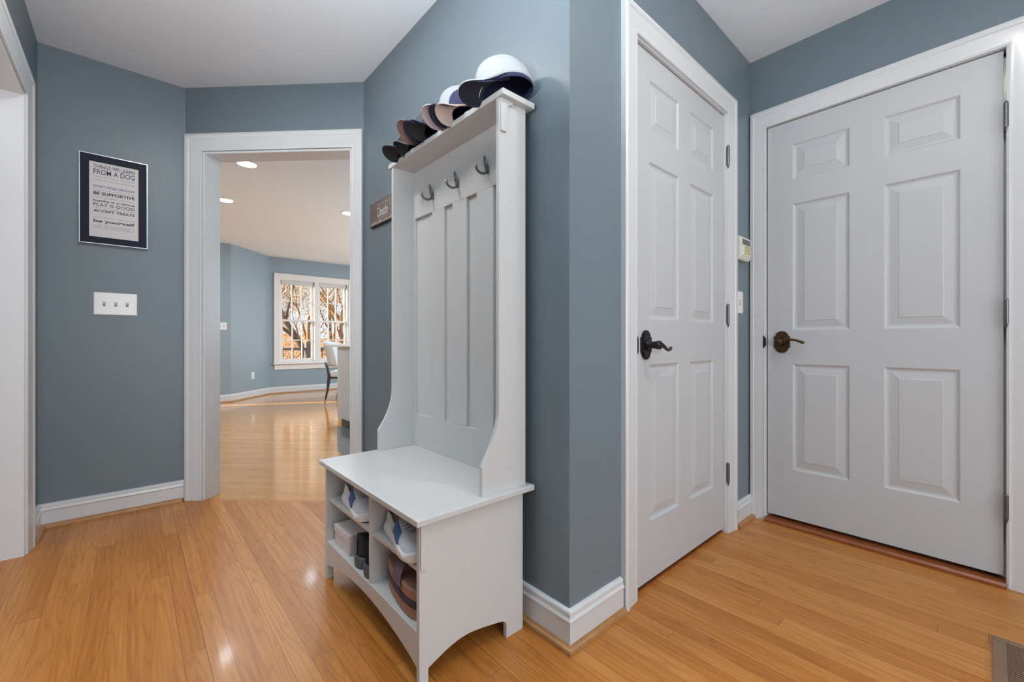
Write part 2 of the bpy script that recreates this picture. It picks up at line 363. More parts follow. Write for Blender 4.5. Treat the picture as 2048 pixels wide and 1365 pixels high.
# leaf 2: u runs from the hinge side (Y=-0.039) to Y=0.774
d2 = door_leaf('door_2', (RX + .008, -0.0385, 0), (0, 1, 0), (-1, 0, 0), 0.8125, 0.038, 2.056,
               [(0.114, 0.348), (0.470, 0.700)], [(0.286, 0.824), (0.994, 1.636), (1.756, 1.938)])
def hinge(parent, x, y, z, face, m=STEEL, lf=0):
    """butt hinge with pin; face = direction into the room"""
    mb = MB(); f = Vector((*face, 0)); s_ = Vector((-f.y, f.x, 0))
    c = Vector((x, y, z)) + f * .006
    mb.tube([c + Vector((0, 0, -.052)), c + Vector((0, 0, -.046)), c + Vector((0, 0, -.0455)), c + Vector((0, 0, .0455)), c + Vector((0, 0, .046)), c + Vector((0, 0, .052))], [.004, .0062, .0072, .0072, .0062, .004], 14)
    for q in (-.027, -.009, .009, .027): mb.tube([c + Vector((0, 0, q - .0012)), c + Vector((0, 0, q + .0012))], .0078, 14)
    mb.tube([c + Vector((0, 0, -.062)), c + Vector((0, 0, -.052))], [.0025, .005], 10)
    for sg in (-1, 1):
        a = c + s_ * sg * .003 - f * .005; b = c + s_ * sg * (.011 if sg == lf else .004) - f * .005
        mb.box(min(a.x, b.x) - abs(f.x) * .0025, max(a.x, b.x) + abs(f.x) * .0025, min(a.y, b.y) - abs(f.y) * .0025, max(a.y, b.y) + abs(f.y) * .0025, z - .044, z + .044)
    obj('hinge', mb, m, parent, smooth=True)
for z in (1.845, 1.070, 0.295): hinge(d1, 2.176, CY - .003, z, (0, -1))
for z in (1.800, 1.052, 0.308): hinge(d2, RX - .004, -0.045, z, (-1, 0))
def handle(parent, o, ex, nin, m, hs=1.0, knob=False, curl=1):
    MM = M4(o, ex, nin)
    # arched backplate with square shoulders
    w_, h_ = .036 * hs, .030 * hs; pl = [(-w_, -h_), (-w_, h_)]
    r = .029 * hs
    for k in range(13):
        a = math.pi - math.pi * k / 12; pl.append((r * math.cos(a), h_ + .026 * hs * math.sin(a)))
    pl += [(w_, h_), (w_, -h_)]
    for k in range(13):
        a = -math.pi * k / 12; pl.append((r * math.cos(a), -h_ + .026 * hs * math.sin(a)))
    mb = MB().prism(pl, 0.0005, .007, 'y'); mb.prism([(x * .82, z * .86) for x, z in pl], .007, .0105, 'y'); mb.xf(MM)
    hp = obj('door_handle', mb, m, parent, bevel=.0015)
    mb = MB(); mb.tube([(0, .009, 0), (0, .014, 0), (0, .020, 0), (0, .042, 0), (0, .050, 0), (0, .062, 0), (0, .067, 0)], [.020, .020, .0135, .0135, .0165, .0165, .010], 18)
    pts = [(0, .055, 0), (.016, .060, 0), (.030, .061, -.006), (.046, .060, -.014), (.064, .057, -.019), (.082, .054, -.018), (.097, .051, -.013), (.106, .049, -.010)]
    if not curl: pts = [(0, .055, 0), (.018, .056, .006), (.036, .056, .011), (.055, .055, .012), (.075, .053, .009), (.092, .050, .002), (.104, .047, -.003), (.108, .045, -.004)]
    mb.tube(pts, [.009, .0085, .007, .0062, .0062, .007, .0075, .004], 12); mb.xf(MM)
    obj('lever', mb, m, hp, smooth='all')
handle(d1, (1.456, CY + .012, .925), (1, 0, 0), (0, -1, 0), DARKM)
handle(d2, (RX + .008, .708, .935), (0, -1, 0), (-1, 0, 0), BRONZ, curl=0)
for nm, o_, e_, n_ in (('strike_plate', (1.3665, CY, .925), (1, 0, 0), (0, -1, 0)), ('strike_plate', (RX, .783, .935), (0, -1, 0), (-1, 0, 0))):
    mb = MB().prism([(-.007, -.03), (-.002, -.034), (.003, -.02), (.003, .02), (-.002, .034), (-.007, .03)], 0.0, .0135, 'y'); mb.xf(M4(o_, e_, n_)); obj('strike_plate', mb, DARKM, d1 if o_[0] < 2 else d2)

# ------------------------------------------------------------------ kitchen window
PANE = bpy.data.materials.new('window_glass'); PANE.use_nodes = True
nt = PANE.node_tree; nt.nodes.clear(); o_ = nt.nodes.new('ShaderNodeOutputMaterial'); mx = nt.nodes.new('ShaderNodeMixShader')
tr = nt.nodes.new('ShaderNodeBsdfTransparent'); gl = nt.nodes.new('ShaderNodeBsdfGlossy'); gl.inputs['Roughness'].default_value = .02
lw = nt.nodes.new('ShaderNodeFresnel'); lw.inputs[0].default_value = 1.45
nt.links.new(lw.outputs[0], mx.inputs[0]); nt.links.new(tr.outputs[0], mx.inputs[1]); nt.links.new(gl.outputs[0], mx.inputs[2]); nt.links.new(mx.outputs[0], o_.inputs[0])
WT = mat('window_paint', (0.80, 0.775, 0.76, 1), .3)
mb = MB(); Y0 = 8.48
mb.box(WX0, WX0 + .02, Y0 - .005, Y0 + T, WZ0, WZ1); mb.box(WX1 - .02, WX1, Y0 - .005, Y0 + T, WZ0, WZ1); mb.box(WX0 + .02, WX1 - .02, Y0 - .005, Y0 + T, WZ1 - .02, WZ1); mb.box(WX0 + .02, WX1 - .02, Y0 - .005, Y0 + T, WZ0, WZ0 + .02)
mb.box(2.580, 2.660, Y0 - .012, Y0 + T - .004, WZ0 + .0, WZ1 - .0)
win = struct('window_1', mb, WT)
units = ((WX0 + .02, 2.580), (2.660, WX1 - .02))
for a, b in units:
    for k, (z0, z1, y) in enumerate(((1.298, WZ1 - .02, Y0 + .075), (WZ0 + .02, 1.335, Y0 + .038))):
        fr = .042; mb = MB()
        mb.box(a, a + fr, y, y + .032, z0, z1); mb.box(b - fr, b, y, y + .032, z0, z1); mb.box(a + fr, b - fr, y, y + .032, z1 - fr * .9, z1); mb.box(a + fr, b - fr, y, y + .032, z0, z0 + fr * (1.25 if k else .9))
        gx0, gx1, gz0, gz1 = a + fr, b - fr, z0 + fr * (1.25 if k else .9), z1 - fr * .9
        sash = obj('sash', mb, WT, win, bevel=.002)
        mb = MB()
        for i in (1, 2): x = gx0 + (gx1 - gx0) * i / 3; mb.box(x - .009, x + .009, y + .006, y + .026, gz0, gz1)
        z = (gz0 + gz1) / 2; mb.box(gx0, gx1, y + .007, y + .025, z - .009, z + .009); obj('muntin', mb, WT, sash)
        obj('pane', MB().raw([(gx0, y + .016, gz0), (gx1, y + .016, gz0), (gx1, y + .016, gz1), (gx0, y + .016, gz1)], [(0, 1, 2, 3)]), PANE, sash)
    obj('roller_shade', MB().box(a + .02, b - .02, Y0 + .02, Y0 + .065, WZ1 - .095, WZ1 - .02), mat('shade_fabric', (.62, .62, .62, 1), .7), win, bevel=.004)
mb = MB()
CW = .085
for x0, x1 in ((WX0 - CW, WX0), (WX1, WX1 + CW)): mb.box(x0, x1, Y0 - .02, Y0, WZ0, WZ1 + CW)
mb.box(WX0, WX1, Y0 - .02, Y0, WZ1, WZ1 + CW)
mb.box(WX0 - CW - .008, WX0 - CW + .012, Y0 - .028, Y0, WZ0, WZ1 + CW + .008); mb.box(WX1 + CW - .012, WX1 + CW + .008, Y0 - .028, Y0, WZ0, WZ1 + CW + .008); mb.box(WX0 - CW, WX1 + CW, Y0 - .028, Y0, WZ1 + CW - .012, WZ1 + CW + .008)
obj('casing', mb, WT, win, bevel=.003)
obj('sill', MB().box(WX0 - CW - .025, WX1 + CW + .025, Y0 - .055, Y0 + .03, WZ0 - .025, WZ0), WT, win, bevel=.006)
obj('apron', MB().box(WX0 - CW, WX1 + CW, Y0 - .018, Y0, WZ0 - .120, WZ0 - .025), WT, win, bevel=.003)

# ------------------------------------------------------------------ hall tree
rk = (0.575, 1.015, 0)
hall = thing('hall_tree', 'white wooden hall tree with shoe bench, coat hooks and top shelf against blue wall', 'hall tree', rk)
Ya, Yb = 1.015, 1.758; XF = .575; XB = .955; pt = .016
def side_poly(x0, x1):
    p = [(XF, 0), (XF, .449), (x1, .449), (x1, 0), (.884, 0), (.884, .040), (.880, .052), (.868, .060)]
    n_ = 14
    for i in range(n_ + 1):
        t = i / n_; x = .868 + (.603 - .868) * t
        p.append((x, .060 + .026 * math.sin(math.pi * min(1, t * 1.12) * .62) - .060 * max(0, t - .45) ** 1.7 * 1.6))
    p.append((.603, 0)); return p
for y0 in (Ya, Yb - pt):
    pl = [(x, z) for x, z in side_poly(XF, XB)]
    obj('side_panel', MB().prism(pl, y0, y0 + pt, 'y'), RACK, hall, off=rk, bevel=.0012)
# stiles trimming the front edge of the side
mb = MB()
for y, s_ in ((Ya, -1),):
    mb.prism([(XF + .002, .449), (XF + .042, .449), (XF + .040, .438), (XF + .026, .430), (XF + .020, .418), (XF + .019, .325), (XF + .002, .325)], y - .006, y, 'y')
obj('bracket_trim', mb, RACK, hall, off=rk, bevel=.001)
mb = MB()
mb.prism([(Ya + pt, .112), (Ya + pt, .150), (Yb - pt, .150), (Yb - pt, .112)] , XF + .004, XF + .020, 'x'); 
ap = [(Ya + pt, .150), (Yb - pt, .150), (Yb - pt, .052)]
for i in range(1, 20):
    t = i / 20; ap.append((Yb - pt + (Ya + 2 * pt - Yb) * t, .052 + .052 * math.sin(math.pi * t) ** .8))
ap.append((Ya + pt, .052))
mb = MB().prism(ap, XF + .002, XF + .018, 'x'); obj('apron', mb, RACKH, hall, off=rk, bevel=.001)
obj('bottom_shelf', MB().box(XF + .018, XB - .012, Ya + pt, Yb - pt, .134, .150), RACKH, hall, off=rk, bevel=.001)
DY = 1.342
obj('divider', MB().box(XF + .004, XB - .012, DY - .007, DY + .007, .150, .449), RACK, hall, off=rk, bevel=.001)
for y0, y1 in ((Ya + pt, DY - .007), (DY + .007, Yb - pt)):
    obj('middle_shelf', MB().box(XF + .012, XB - .012, y0, y1, .304, .318), RACKH, hall, off=rk, bevel=.001)
obj('back_board', MB().box(XB - .010, XB - .004, Ya + pt, Yb - pt, .10, .449), RACK, hall, off=rk)
for xx in (.66, .86):
    for zz in (.20, .235, .27, .355, .385, .415):
        obj('shelf_pin_hole', MB().tube([(xx, Yb - pt - .0008, zz), (xx, Yb - pt + .001, zz)], .0035, 8), BLACK, hall, off=rk)
obj('bench_top', MB().box(.557, .990, .995, 1.778, .449, .467), RACKH, hall, off=rk, bevel=.003)
# upright sides with curved lower front
def up_poly():
    p = [(.972, .467), (.972, 1.703), (.858, 1.703), (.858, .72)]
    for i in range(1, 13):
        t = i / 12; a = t * R(90)
        p.append((.858 - .066 * (1 - math.cos(a)) ** 1.0, .72 - .160 * math.sin(a) ** 1.0 if True else 0))
    p += [(.792, .555), (.792, .467)]; return p
def up_poly():
    p = [(.972, .467), (.972, 1.703), (.858, 1.703), (.857, .73)]
    for z, x in ((.70, .8555), (.675, .850), (.65, .8425), (.625, .832), (.60, .819), (.58, .8065), (.562, .794)): p.append((x, z))
    p += [(.791, .555), (.791, .467)]; return p
for y0 in (1.020, 1.745 - .002):
    obj('upright_side', MB().prism(up_poly(), y0, y0 + .015, 'y'), RACK, hall, off=rk, bevel=.0012)
mb = MB().prism([(.862, 1.703), (.912, 1.703), (.910, 1.692), (.895, 1.688), (.885, 1.676), (.884, 1.60), (.862, 1.60)], 1.014, 1.020, 'y')
obj('bracket_trim', mb, RACK, hall, off=rk, bevel=.001)
mb = MB().prism([(.862, 1.703), (.912, 1.703), (.910, 1.692), (.895, 1.688), (.885, 1.676), (.884, 1.60), (.862, 1.60)], 1.758, 1.764, 'y')
obj('bracket_trim', mb, RACK, hall, off=rk, bevel=.001)
# back: rails and stiles proud of the recessed board
yl, yr = 1.743, 1.035
obj('back_panel', MB().box(.970, .976, yr, yl, .467, 1.703), RACK, hall, off=rk)
mb = MB(); xf, xb = .958, .970
mb.box(xf, xb, yr, yl, 1.492, 1.703); mb.box(xf, xb, yr, yl, .467, .612)
st = [(yl - .012, yl), (1.490, 1.585), (1.333, 1.430), (1.172, 1.270), (yr, yr + .075)]
for a, b in st: mb.box(xf, xb, a, b, .612, 1.492)
obj('back_frame', mb, RACK, hall, off=rk, bevel=.001)
obj('top_shelf', MB().box(.852, .990, .995, 1.778, 1.703, 1.722), RACKH, hall, off=rk, bevel=.002)
TAPE = mat('clear_tape', (.82, .82, .80, 1), .2)
for y in (1.175, 1.35, 1.55):
    obj('tape_tab', MB().box(.8508, .852, y, y + .022, 1.704, 1.722), TAPE, hall, off=rk)
def hook(y, z):
    mb = MB(); x = .958
    ring = []
    for k in range(20):
        a = 2 * math.pi * k / 20; ring.append((x - .006 - .006 * (1 + math.sin(a)) * .9, y + .0055 * math.cos(a), z + .026 * math.sin(a)))
    mb.tube(ring, .0030, 8, closed=True)
    mb.tube([(x + .002, y, z - .028), (x - .004, y, z - .024), (x - .006, y, z + .0)], [.008, .007, .004], 10)
    pts = []
    for k in range(15):
        a = R(20) - R(175) * k / 14; pts.append((x - .030 + .025 * math.cos(a), y, z - .018 + .021 * math.sin(a)))
    pts.append((pts[-1][0] - .003, y, pts[-1][2] + .012))
    mb.tube(pts, [.0045] * (len(pts) - 1) + [.005], 10)
    obj('coat_hook', mb, HOOKM, hall, off=rk, smooth='all')
for y in (1.575, 1.389, 1.200): hook(y, 1.575)

# ------------------------------------------------------------------ framed print
def text_mb(txt, width, height, bold=0.0, shear=0.0, space=1.0):
    cu = bpy.data.curves.new('t', 'FONT'); cu.body = txt; cu.size = 1; cu.offset = bold; cu.shear = shear; cu.space_character = space; cu.resolution_u = 3
    to = bpy.data.objects.new('t', cu); C.objects.link(to); dg = bpy.context.evaluated_depsgraph_get()
    me = bpy.data.meshes.new_from_object(to.evaluated_get(dg)); bpy.data.objects.remove(to)
    xs = [v.co.x for v in me.vertices]; ys = [v.co.y for v in me.vertices]; x0, x1, y0, y1 = min(xs), max(xs), min(ys), max(ys)
    mb = MB(); mb.raw([((v.co.x - x0) / (x1 - x0) * width, (v.co.y - y0) / (y1 - y0) * height, 0) for v in me.vertices], [tuple(p.vertices) for p in me.polygons])
    bpy.data.meshes.remove(me); return mb
PX, PZ, PW, PH = -.203, 1.457, .272, .475
fr = thing('framed_print', 'navy framed dog sayings print hanging on blue wall above triple switch', 'picture', (PX + PW / 2, AY, PZ))
NAVY = mat('navy_frame', (.007, .009, .028, 1), .5, spec=.2, noise=.2, nscale=9); SILV = mat('silver_edge', (.55, .57, .58, 1), .3, .6)
PAPER = mat('print_paper', (.66, .63, .63, 1), .5)
def lp(mb): return mb.xf(M4((-PW / 2, 0, 0), (1, 0, 0), (0, -1, 0)))   # u right, w out, v up
mb = MB(); e = .0035
mb.box(0, e, 0, .022, 0, PH); mb.box(PW - e, PW, 0, .022, 0, PH); mb.box(e, PW - e, 0, .022, 0, e); mb.box(e, PW - e, 0, .022, PH - e, PH)
obj('frame', lp(mb), SILV, fr)
b = .038
mb = MB().box(e, b, 0, .019, e, PH - e); mb.box(PW - b, PW - e, 0, .019, e, PH - e); mb.box(b, PW - b, 0, .019, e, b); mb.box(b, PW - b, 0, .019, PH - b, PH - e)
obj('mat_board', lp(mb), NAVY, fr, label='wide navy border')
obj('paper', lp(MB().box(b, PW - b, 0, .014, b, PH - b)), PAPER, fr, label='pale paper printed with sayings')
inkn = mat('ink_navy', (.035, .04, .10, 1), .5); inkd = mat('ink_dark', (.03, .03, .05, 1), .5); inkg = mat('ink_grey', (.33, .34, .40, 1), .5); inkb = mat('ink_blue', (.06, .11, .25, 1), .5)
lines = [('THINGS WE LEARN', .0270, .020, inkn, .012, 0), ('FROM A DOG', .0590, .028, inkn, .010, 0), ('Have a Happy Attitude', .0790, .014, inkg, 0, .2), ('GREET EVERYONE WITH ENTHUSIASM', .0945, .010, inkg, .004, 0),
         ("DON'T HOLD GRUDGES", .1290, .013, inkb, .02, 0), ('explore everything', .1480, .012, inkg, 0, 0), ('BE SUPPORTIVE', .1680, .017, inkd, .035, 0), ('take plenty of rests', .1880, .014, inkg, .004, 0),
         ('loyalty is a virtue', .2070, .014, inkd, .03, 0), ('PLAY IS GOOD', .2280, .017, inkd, .012, 0), ('SET YOUR LIMITS', .2420, .010, inkg, -.004, 0), ('ACCEPT TREATS', .2600, .014, inkd, .03, 0),
         ('show passion with gusto', .2930, .012, inkg, -.002, .15), ('be yourself', .3200, .022, inkn, .03, 0), ('LOVE UNCONDITIONALLY', .3480, .020, inkg, .002, 0)]
for t, d, h, m, bo, sh in lines:
    wd = PW - 2 * b - .032
    tb = text_mb(t, wd, h, bo, sh); tb.v = [(b + .016 + x, .0143, PH - b - d - .006 + y) for x, y, z in tb.v]
    obj('lettering', lp(tb), m, fr)
# ------------------------------------------------------------------ wooden sign on the wall behind the hall tree
sg = thing('wall_sign', 'small rustic wooden sign with white script, half hidden behind the hall tree', 'sign', (BX, 2.288, 1.565))
SIGN = mat('rustic_sign_face', (.17, .115, .095, 1), .5, noise=.55, nscale=9, stretch=(1, 3, 1))
GL = lambda mb: mb.xf(M4((0, 0, 0), (0, -1, 0), (-1, 0, 0)))
obj('board', GL(MB().box(0, .38, 0, .013, 0, .127)), mat('sign_edge', (.03, .025, .02, 1), .6), sg)
obj('face', GL(MB().box(.006, .374, .013, .0145, .004, .123)), SIGN, sg)
INKW = mat('sign_white', (.62, .65, .68, 1), .5)
tb = text_mb('Comache', .125, .052, .005, .35); tb.v = [(.095 + x, .0148, .040 + y) for x, y, z in tb.v]; obj('lettering', GL(tb), INKW, sg)
mb = MB()
for a, w_ in ((.095, .012), (.205, .014)): mb.raw([(a, .0148, .098), (a + w_, .0148, .104), (a, .0148, .112)], [(0, 1, 2)])
mb.box(.112, .20, .0146, .0150, .104, .1055); mb.box(.10, .235, .0146, .0150, .030, .0315)
random.seed(5)
for i in range(26): x = .015 + i * .0125; mb.box(x, x + .007, .0146, .0150, .008, .013 + random.random() * .010)
obj('ornament', GL(mb), mat('sign_cream', (.5, .46, .40, 1), .6), sg)

# ------------------------------------------------------------------ switches, outlet, keypad
def plate(name, label, cat, o, ex, nin, W, Hh, toggles, kind='toggle'):
    t = thing(name, label, cat, o); rot = M4((0, 0, 0), ex, nin)
    mb = MB()
    pr = [(0, 0), (0, .003), (.004, .006)]
    mb.box(-W / 2, W / 2, 0, .0035, -Hh / 2, Hh / 2); mb.box(-W / 2 + .003, W / 2 - .003, .0035, .006, -Hh / 2 + .003, Hh / 2 - .003); mb.xf(rot)
    obj('plate', mb, PLAST, t, bevel=.0012)
    for k in range(toggles):
        x = (k - (toggles - 1) / 2) * .046
        if kind == 'toggle':
            mb = MB().box(x - .0055, x + .0055, .006, .0065, -.013, .013); mb.xf(rot); obj('slot', mb, SLOT, t)
            mb = MB().prism([(.006, -.008), (.006, .006), (.017, .013), (.019, .006), (.010, -.006)], x - .004, x + .004, 'x'); mb.xf(rot)
            obj('toggle', mb, PLAST, t, bevel=.0008)
            for zz in (-.030, .030):
                mb = MB().tube([(x, .005, zz), (x, .0072, zz)], .003, 10); mb.xf(rot); obj('screw', mb, PLAST, t)
        else:
            for zz in (-.019, .019):
                mb = MB().box(x - .016, x + .016, .006, .008, zz - .014, zz + .014); mb.xf(rot); ob = obj('receptacle', mb, PLAST, t, bevel=.003)
                mb = MB(); mb.box(x - .007, x - .005, .008, .0084, zz - .002, zz + .007); mb.box(x + .005, x + .007, .008, .0084, zz - .002, zz + .007); mb.box(x - .002, x + .002, .008, .0084, zz - .010, zz - .006); mb.xf(rot); obj('slots', mb, SLOT, ob)
    return t
plate('light_switch', 'white triple toggle light switch plate below framed print', 'light switch', (-.062, AY, 1.141), (1, 0, 0), (0, -1, 0), .174, .120, 3)
plate('light_switch', 'white single light switch between closet door and white door on the right', 'light switch', (2.333, CY, 1.139), (1, 0, 0), (0, -1, 0), .086, .114, 1)
plate('light_switch', 'small white double switch plate on far kitchen wall seen through doorway', 'light switch', (1.035, 7.79, 1.168), (1, 0, 0), (0, -1, 0), .118, .115, 2)
f1 = Vector((.697, .717, 0)); nf1 = Vector((.717, -.697, 0))
plate('wall_outlet', 'white wall outlet low on the angled kitchen wall', 'outlet', tuple(Vector((1.15, 7.79, .364)) + f1 * .515), f1, nf1, .070, .115, 1, 'outlet')
kp = thing('alarm_keypad', 'cream security keypad with dark screen beside the closet door casing', 'keypad', (2.335, CY, 1.353))
IV = mat('ivory_plastic', (.74, .73, .66, 1), .35); YL = mat('yellowed_keys', (.55, .50, .27, 1), .45)
KM = M4((0, 0, 0), (1, 0, 0), (0, -1, 0))
mb = MB().prism([(0, 0), (.022, 0), (.030, .012), (.028, .112), (.020, .120), (0, .120)], -.062, .072, 'x'); mb.xf(KM); obj('body', mb, IV, kp, bevel=.002)
mb = MB().box(-.030, .066, .0285, .0305, .078, .105); mb.xf(KM); obj('screen', mb, mat('lcd_dark', (.09, .10, .10, 1), .2), kp)
mb = MB().box(-.034, .068, .029, .034, .020, .074); mb.xf(KM); obj('keypad_door', mb, IV, kp, bevel=.001)
for i in range(4):
    for j in range(4):
        mb = MB().box(-.020 + i * .021, -.006 + i * .021, .034, .0365, .028 + j * .0115, .0355 + j * .0115); mb.xf(KM); obj('button', mb, YL, kp)

# ------------------------------------------------------------------ floor registers
def register(label, x0, x1, y0, y1, m, slots_along='x'):
    t = thing('floor_register', label, 'floor vent', ((x0 + x1) / 2, (y0 + y1) / 2, 0)); o_ = t.location
    mb = MB(); b = .028
    mb.box(x0, x0 + b, y0, y1, 0, .005); mb.box(x1 - b, x1, y0, y1, 0, .005); mb.box(x0 + b, x1 - b, y0, y0 + b, 0, .005); mb.box(x0 + b, x1 - b, y1 - b, y1, 0, .005)
    obj('frame', mb, m, t, off=o_, bevel=.001)
    obj('well', MB().box(x0 + b, x1 - b, y0 + b, y1 - b, .0001, .0008), BLACK, t, off=o_)
    mb = MB(); x = x0 + b + .004
    while x < x1 - b - .004: mb.box(x, x + .005, y0 + b, y1 - b, .001, .0045); x += .011
    obj('louvres', mb, m, t, off=o_)
register('wooden floor register with dark slots in the hall floor near the right door', 1.72, 2.045, -.165, -.008, mat('register_wood', (.22, .13, .075, 1), .4, noise=.2, nscale=10))
register('flat metal floor register under the kitchen window', 2.35, 2.75, 8.18, 8.32, mat('register_grey', (.45, .42, .38, 1), .4))

# ------------------------------------------------------------------ recessed ceiling lights
EM = mat('lamp_lens', (1, .96, .9, 1), .5, emis=((1, .93, .82), 9))
def can(x, y, label):
    t = thing('recessed_light', label, 'ceiling light', (x, y, H), group='recessed lights in the ceilings')
    mb = MB(); n_ = 32
    prof = [(.083, 0), (.081, -.006), (.074, -.007), (.070, -.003)]
    for a, z in prof:
        for k in range(n_): q = 2 * math.pi * k / n_; mb.v.append((a * math.cos(q), a * math.sin(q), z))
    for i in range(3):
        for k in range(n_): mb.f.append([i * n_ + k, i * n_ + (k + 1) % n_, (i + 1) * n_ + (k + 1) % n_, (i + 1) * n_ + k]); mb.mi.append(0)
    obj('trim_ring', mb, PLAST, t, smooth=True, fix=False)
    mb = MB().raw([(.071 * math.cos(2 * math.pi * k / n_), .071 * math.sin(2 * math.pi * k / n_), -.0035) for k in range(n_)], [tuple(range(n_))]); obj('lens', mb, EM, t)
can(0.73, 4.18, 'large round recessed ceiling light nearest the doorway opening')
can(0.745, 5.41, 'round recessed light at left edge of the doorway view')
can(1.90, 5.0, 'round recessed light at right edge of the doorway view')
can(0.15, 1.75, 'round recessed light in hall ceiling above the bench'); can(1.35, 0.0, 'round recessed light in hall ceiling before the doors')

# ------------------------------------------------------------------ kitchen island and dining chair
isl = thing('kitchen_island', 'white fluted kitchen island with pale countertop and black toe kick', 'kitchen island', (1.70, 4.0, 0))
io = (1.70, 4.0, 0)
FL = mat('island_white', (.66, .66, .66, 1), .35)
obj('body', MB().box(1.712, 2.55, 3.3, 4.80, .10, .872), FL, isl, off=io)
mb = MB(); y = 3.3
while y < 4.80:
    yy = [(y + .026 * k / 6) for k in range(7)]
    pl = [(1.712, y)] + [(1.712 - .015 * math.sin(math.pi * k / 6) ** .6, y + .026 * k / 6) for k in range(1, 6)] + [(1.712, y + .026)]
    mb.prism(pl, .10, .872); y += .0335
obj('fluted_panel', mb, FL, isl, off=io, smooth=True)
obj('toe_kick', MB().box(1.74, 2.50, 3.3, 4.78, 0, .10), mat('toe_black', (.03, .03, .03, 1), .4), isl, off=io)
obj('countertop', MB().box(1.675, 2.60, 3.27, 5.09, .875, .905), mat('quartz', (.78, .78, .77, 1), .12, noise=.05, nscale=6), isl, off=io, bevel=.006)
ch = thing('dining_chair', 'pale upholstered dining chair with curved dark legs beyond the island', 'chair', (2.32, 6.74, 0), R(-41.8))
UP = mat('pale_upholstery', (.60, .61, .62, 1), .8, noise=.05, nscale=60, sheen=.3); LEG = mat('dark_chair_leg', (.05, .05, .055, 1), .35); TIP = mat('copper_tip', (.55, .28, .18, 1), .3, .7)
def shell(u_, v_):
    a = R(-75 + 150 * u_); z = .56 + .37 * v_; lean = -.10 * v_ ** 1.2
    return (.24 - .27 * math.cos(a) + lean * (1 - .3 * abs(2 * u_ - 1)), .25 * math.sin(a), z - .05 * (abs(2 * u_ - 1)) ** 3 * v_)
mb = MB().grid(shell, 20, 8); obj('backrest', mb, UP, ch, smooth='all', solid=.04)
mb = MB().prism([(.02, -.22), (.50, -.25), (.52, -.20), (.52, .20), (.50, .25), (.02, .22)], .40, .49); obj('seat', mb, UP, ch, bevel=.02)
mb = MB().box(.03, .49, -.21, .21, .375, .40); obj('seat_frame', mb, LEG, ch)
for sy in (-1, 1):
    y = .215 * sy
    lg = obj('leg', MB().tube([(-.02, y, .62), (.02, y, .50), (.035, y, .42), (.03, y, .36), (.01, y, .2), (-.02, y, .07)], [.018, .022, .026, .024, .018, .013], 10), LEG, ch, smooth='all')
    obj('leg_tip', MB().tube([(-.02, y, .07), (-.035, y, 0.0)], [.013, .010], 10), TIP, lg, smooth=True)
    lg = obj('leg', MB().tube([(.47, y, .38), (.475, y, .2), (.48, y, .07)], [.020, .017, .013], 10), LEG, ch, smooth='all')
    obj('leg_tip', MB().tube([(.48, y, .07), (.482, y, 0.0)], [.013, .010], 10), TIP, lg, smooth=True)

# ------------------------------------------------------------------ caps
def cap(label, loc, dirv, crown, brim, under, pitch=6, roll=0, opening=False, sc=1.0, droop=.062, hgt=.100, group='caps on the hall tree shelf', patch=None):
    t = thing('baseball_cap', label, 'cap', loc, math.atan2(dirv[1], dirv[0]), group)
    t.rotation_euler = Matrix.Rotation(math.atan2(dirv[1], dirv[0]), 4, 'Z').to_euler()
    RM = Matrix.Rotation(R(-pitch), 4, 'Y') @ Matrix.Rotation(R(roll), 4, 'X') @ Matrix.Scale(sc, 4)
    def cs(u_, v_):
        a = 2 * math.pi * u_; q_ = v_ * math.pi / 2; rr = math.cos(q_) ** .62; zz = hgt * math.sin(q_) ** .92
        front = max(0, math.cos(a)) * (1 - v_) * v_ * .030
        seam = 1 - .012 * (abs(math.cos(3 * a)) ** 14) * (1 - v_ ** 6)
        return ((.094 * math.cos(a) * rr + front) * seam, .083 * math.sin(a) * rr * seam, zz + .010)
    def hole(u_, v_):
        da = abs(u_ - .5); return v_ > .93 and False or (opening and da < .075 and .10 < v_ < .42 and (da / .085) ** 2 + ((v_ - .10) / .32) ** 2 < 1)
    mb = MB().grid(cs, 72, 24, skip=hole); mb.xf(RM); mats = [crown]
    co = obj('crown', mb, crown, t, smooth='all', solid=.0022, merge=True)
    def bs(off):
        def f(u_, v_):
            s_ = 2 * u_ - 1; a = s_ * R(74); ix, iy = .093 * math.cos(a), .083 * math.sin(a)
            ext = .074 * (1 - abs(s_) ** 2.6) ** .62
            x = ix + ext * v_; y = iy * (1 + .04 * v_ * (1 - s_ * s_))
            k = (y / .083) ** 2
            return (x - .010 * k * v_, y * (1 - .30 * k * k * v_), .014 + off - droop * k * (.10 + .90 * min(1, max(0, (x - .03) / .10))) + .004 * v_)
        return f
    mb = MB().grid(bs(.0022), 36, 10, mi=0); n0 = len(mb.v); mb.grid(bs(-.0022), 36, 10, mi=1)
    for i in range(36):
        a0 = i * 11 + 10; b0 = (i + 1) * 11 + 10; mb.f.append([a0, b0, n0 + b0, n0 + a0]); mb.mi.append(2)
    mb.xf(RM); obj('brim', mb, [brim, under, brim], t, smooth=True, fix=False)
    mb = MB().grid(lambda a, b_: (.007 * math.cos(2 * math.pi * a) * math.cos(b_ * math.pi / 2), .007 * math.sin(2 * math.pi * a) * math.cos(b_ * math.pi / 2), hgt + .010 + .004 * math.sin(b_ * math.pi / 2)), 12, 4); mb.xf(RM)
    obj('button', mb, crown, t, smooth='all')
    return t
cw = mat('cap_white', (.43, .45, .46, 1), .8, noise=.03, nscale=30, bump=.15, bscale=900); cn = mat('cap_navy', (.022, .028, .085, 1), .75, noise=.1, nscale=60, bump=.2, bscale=900)
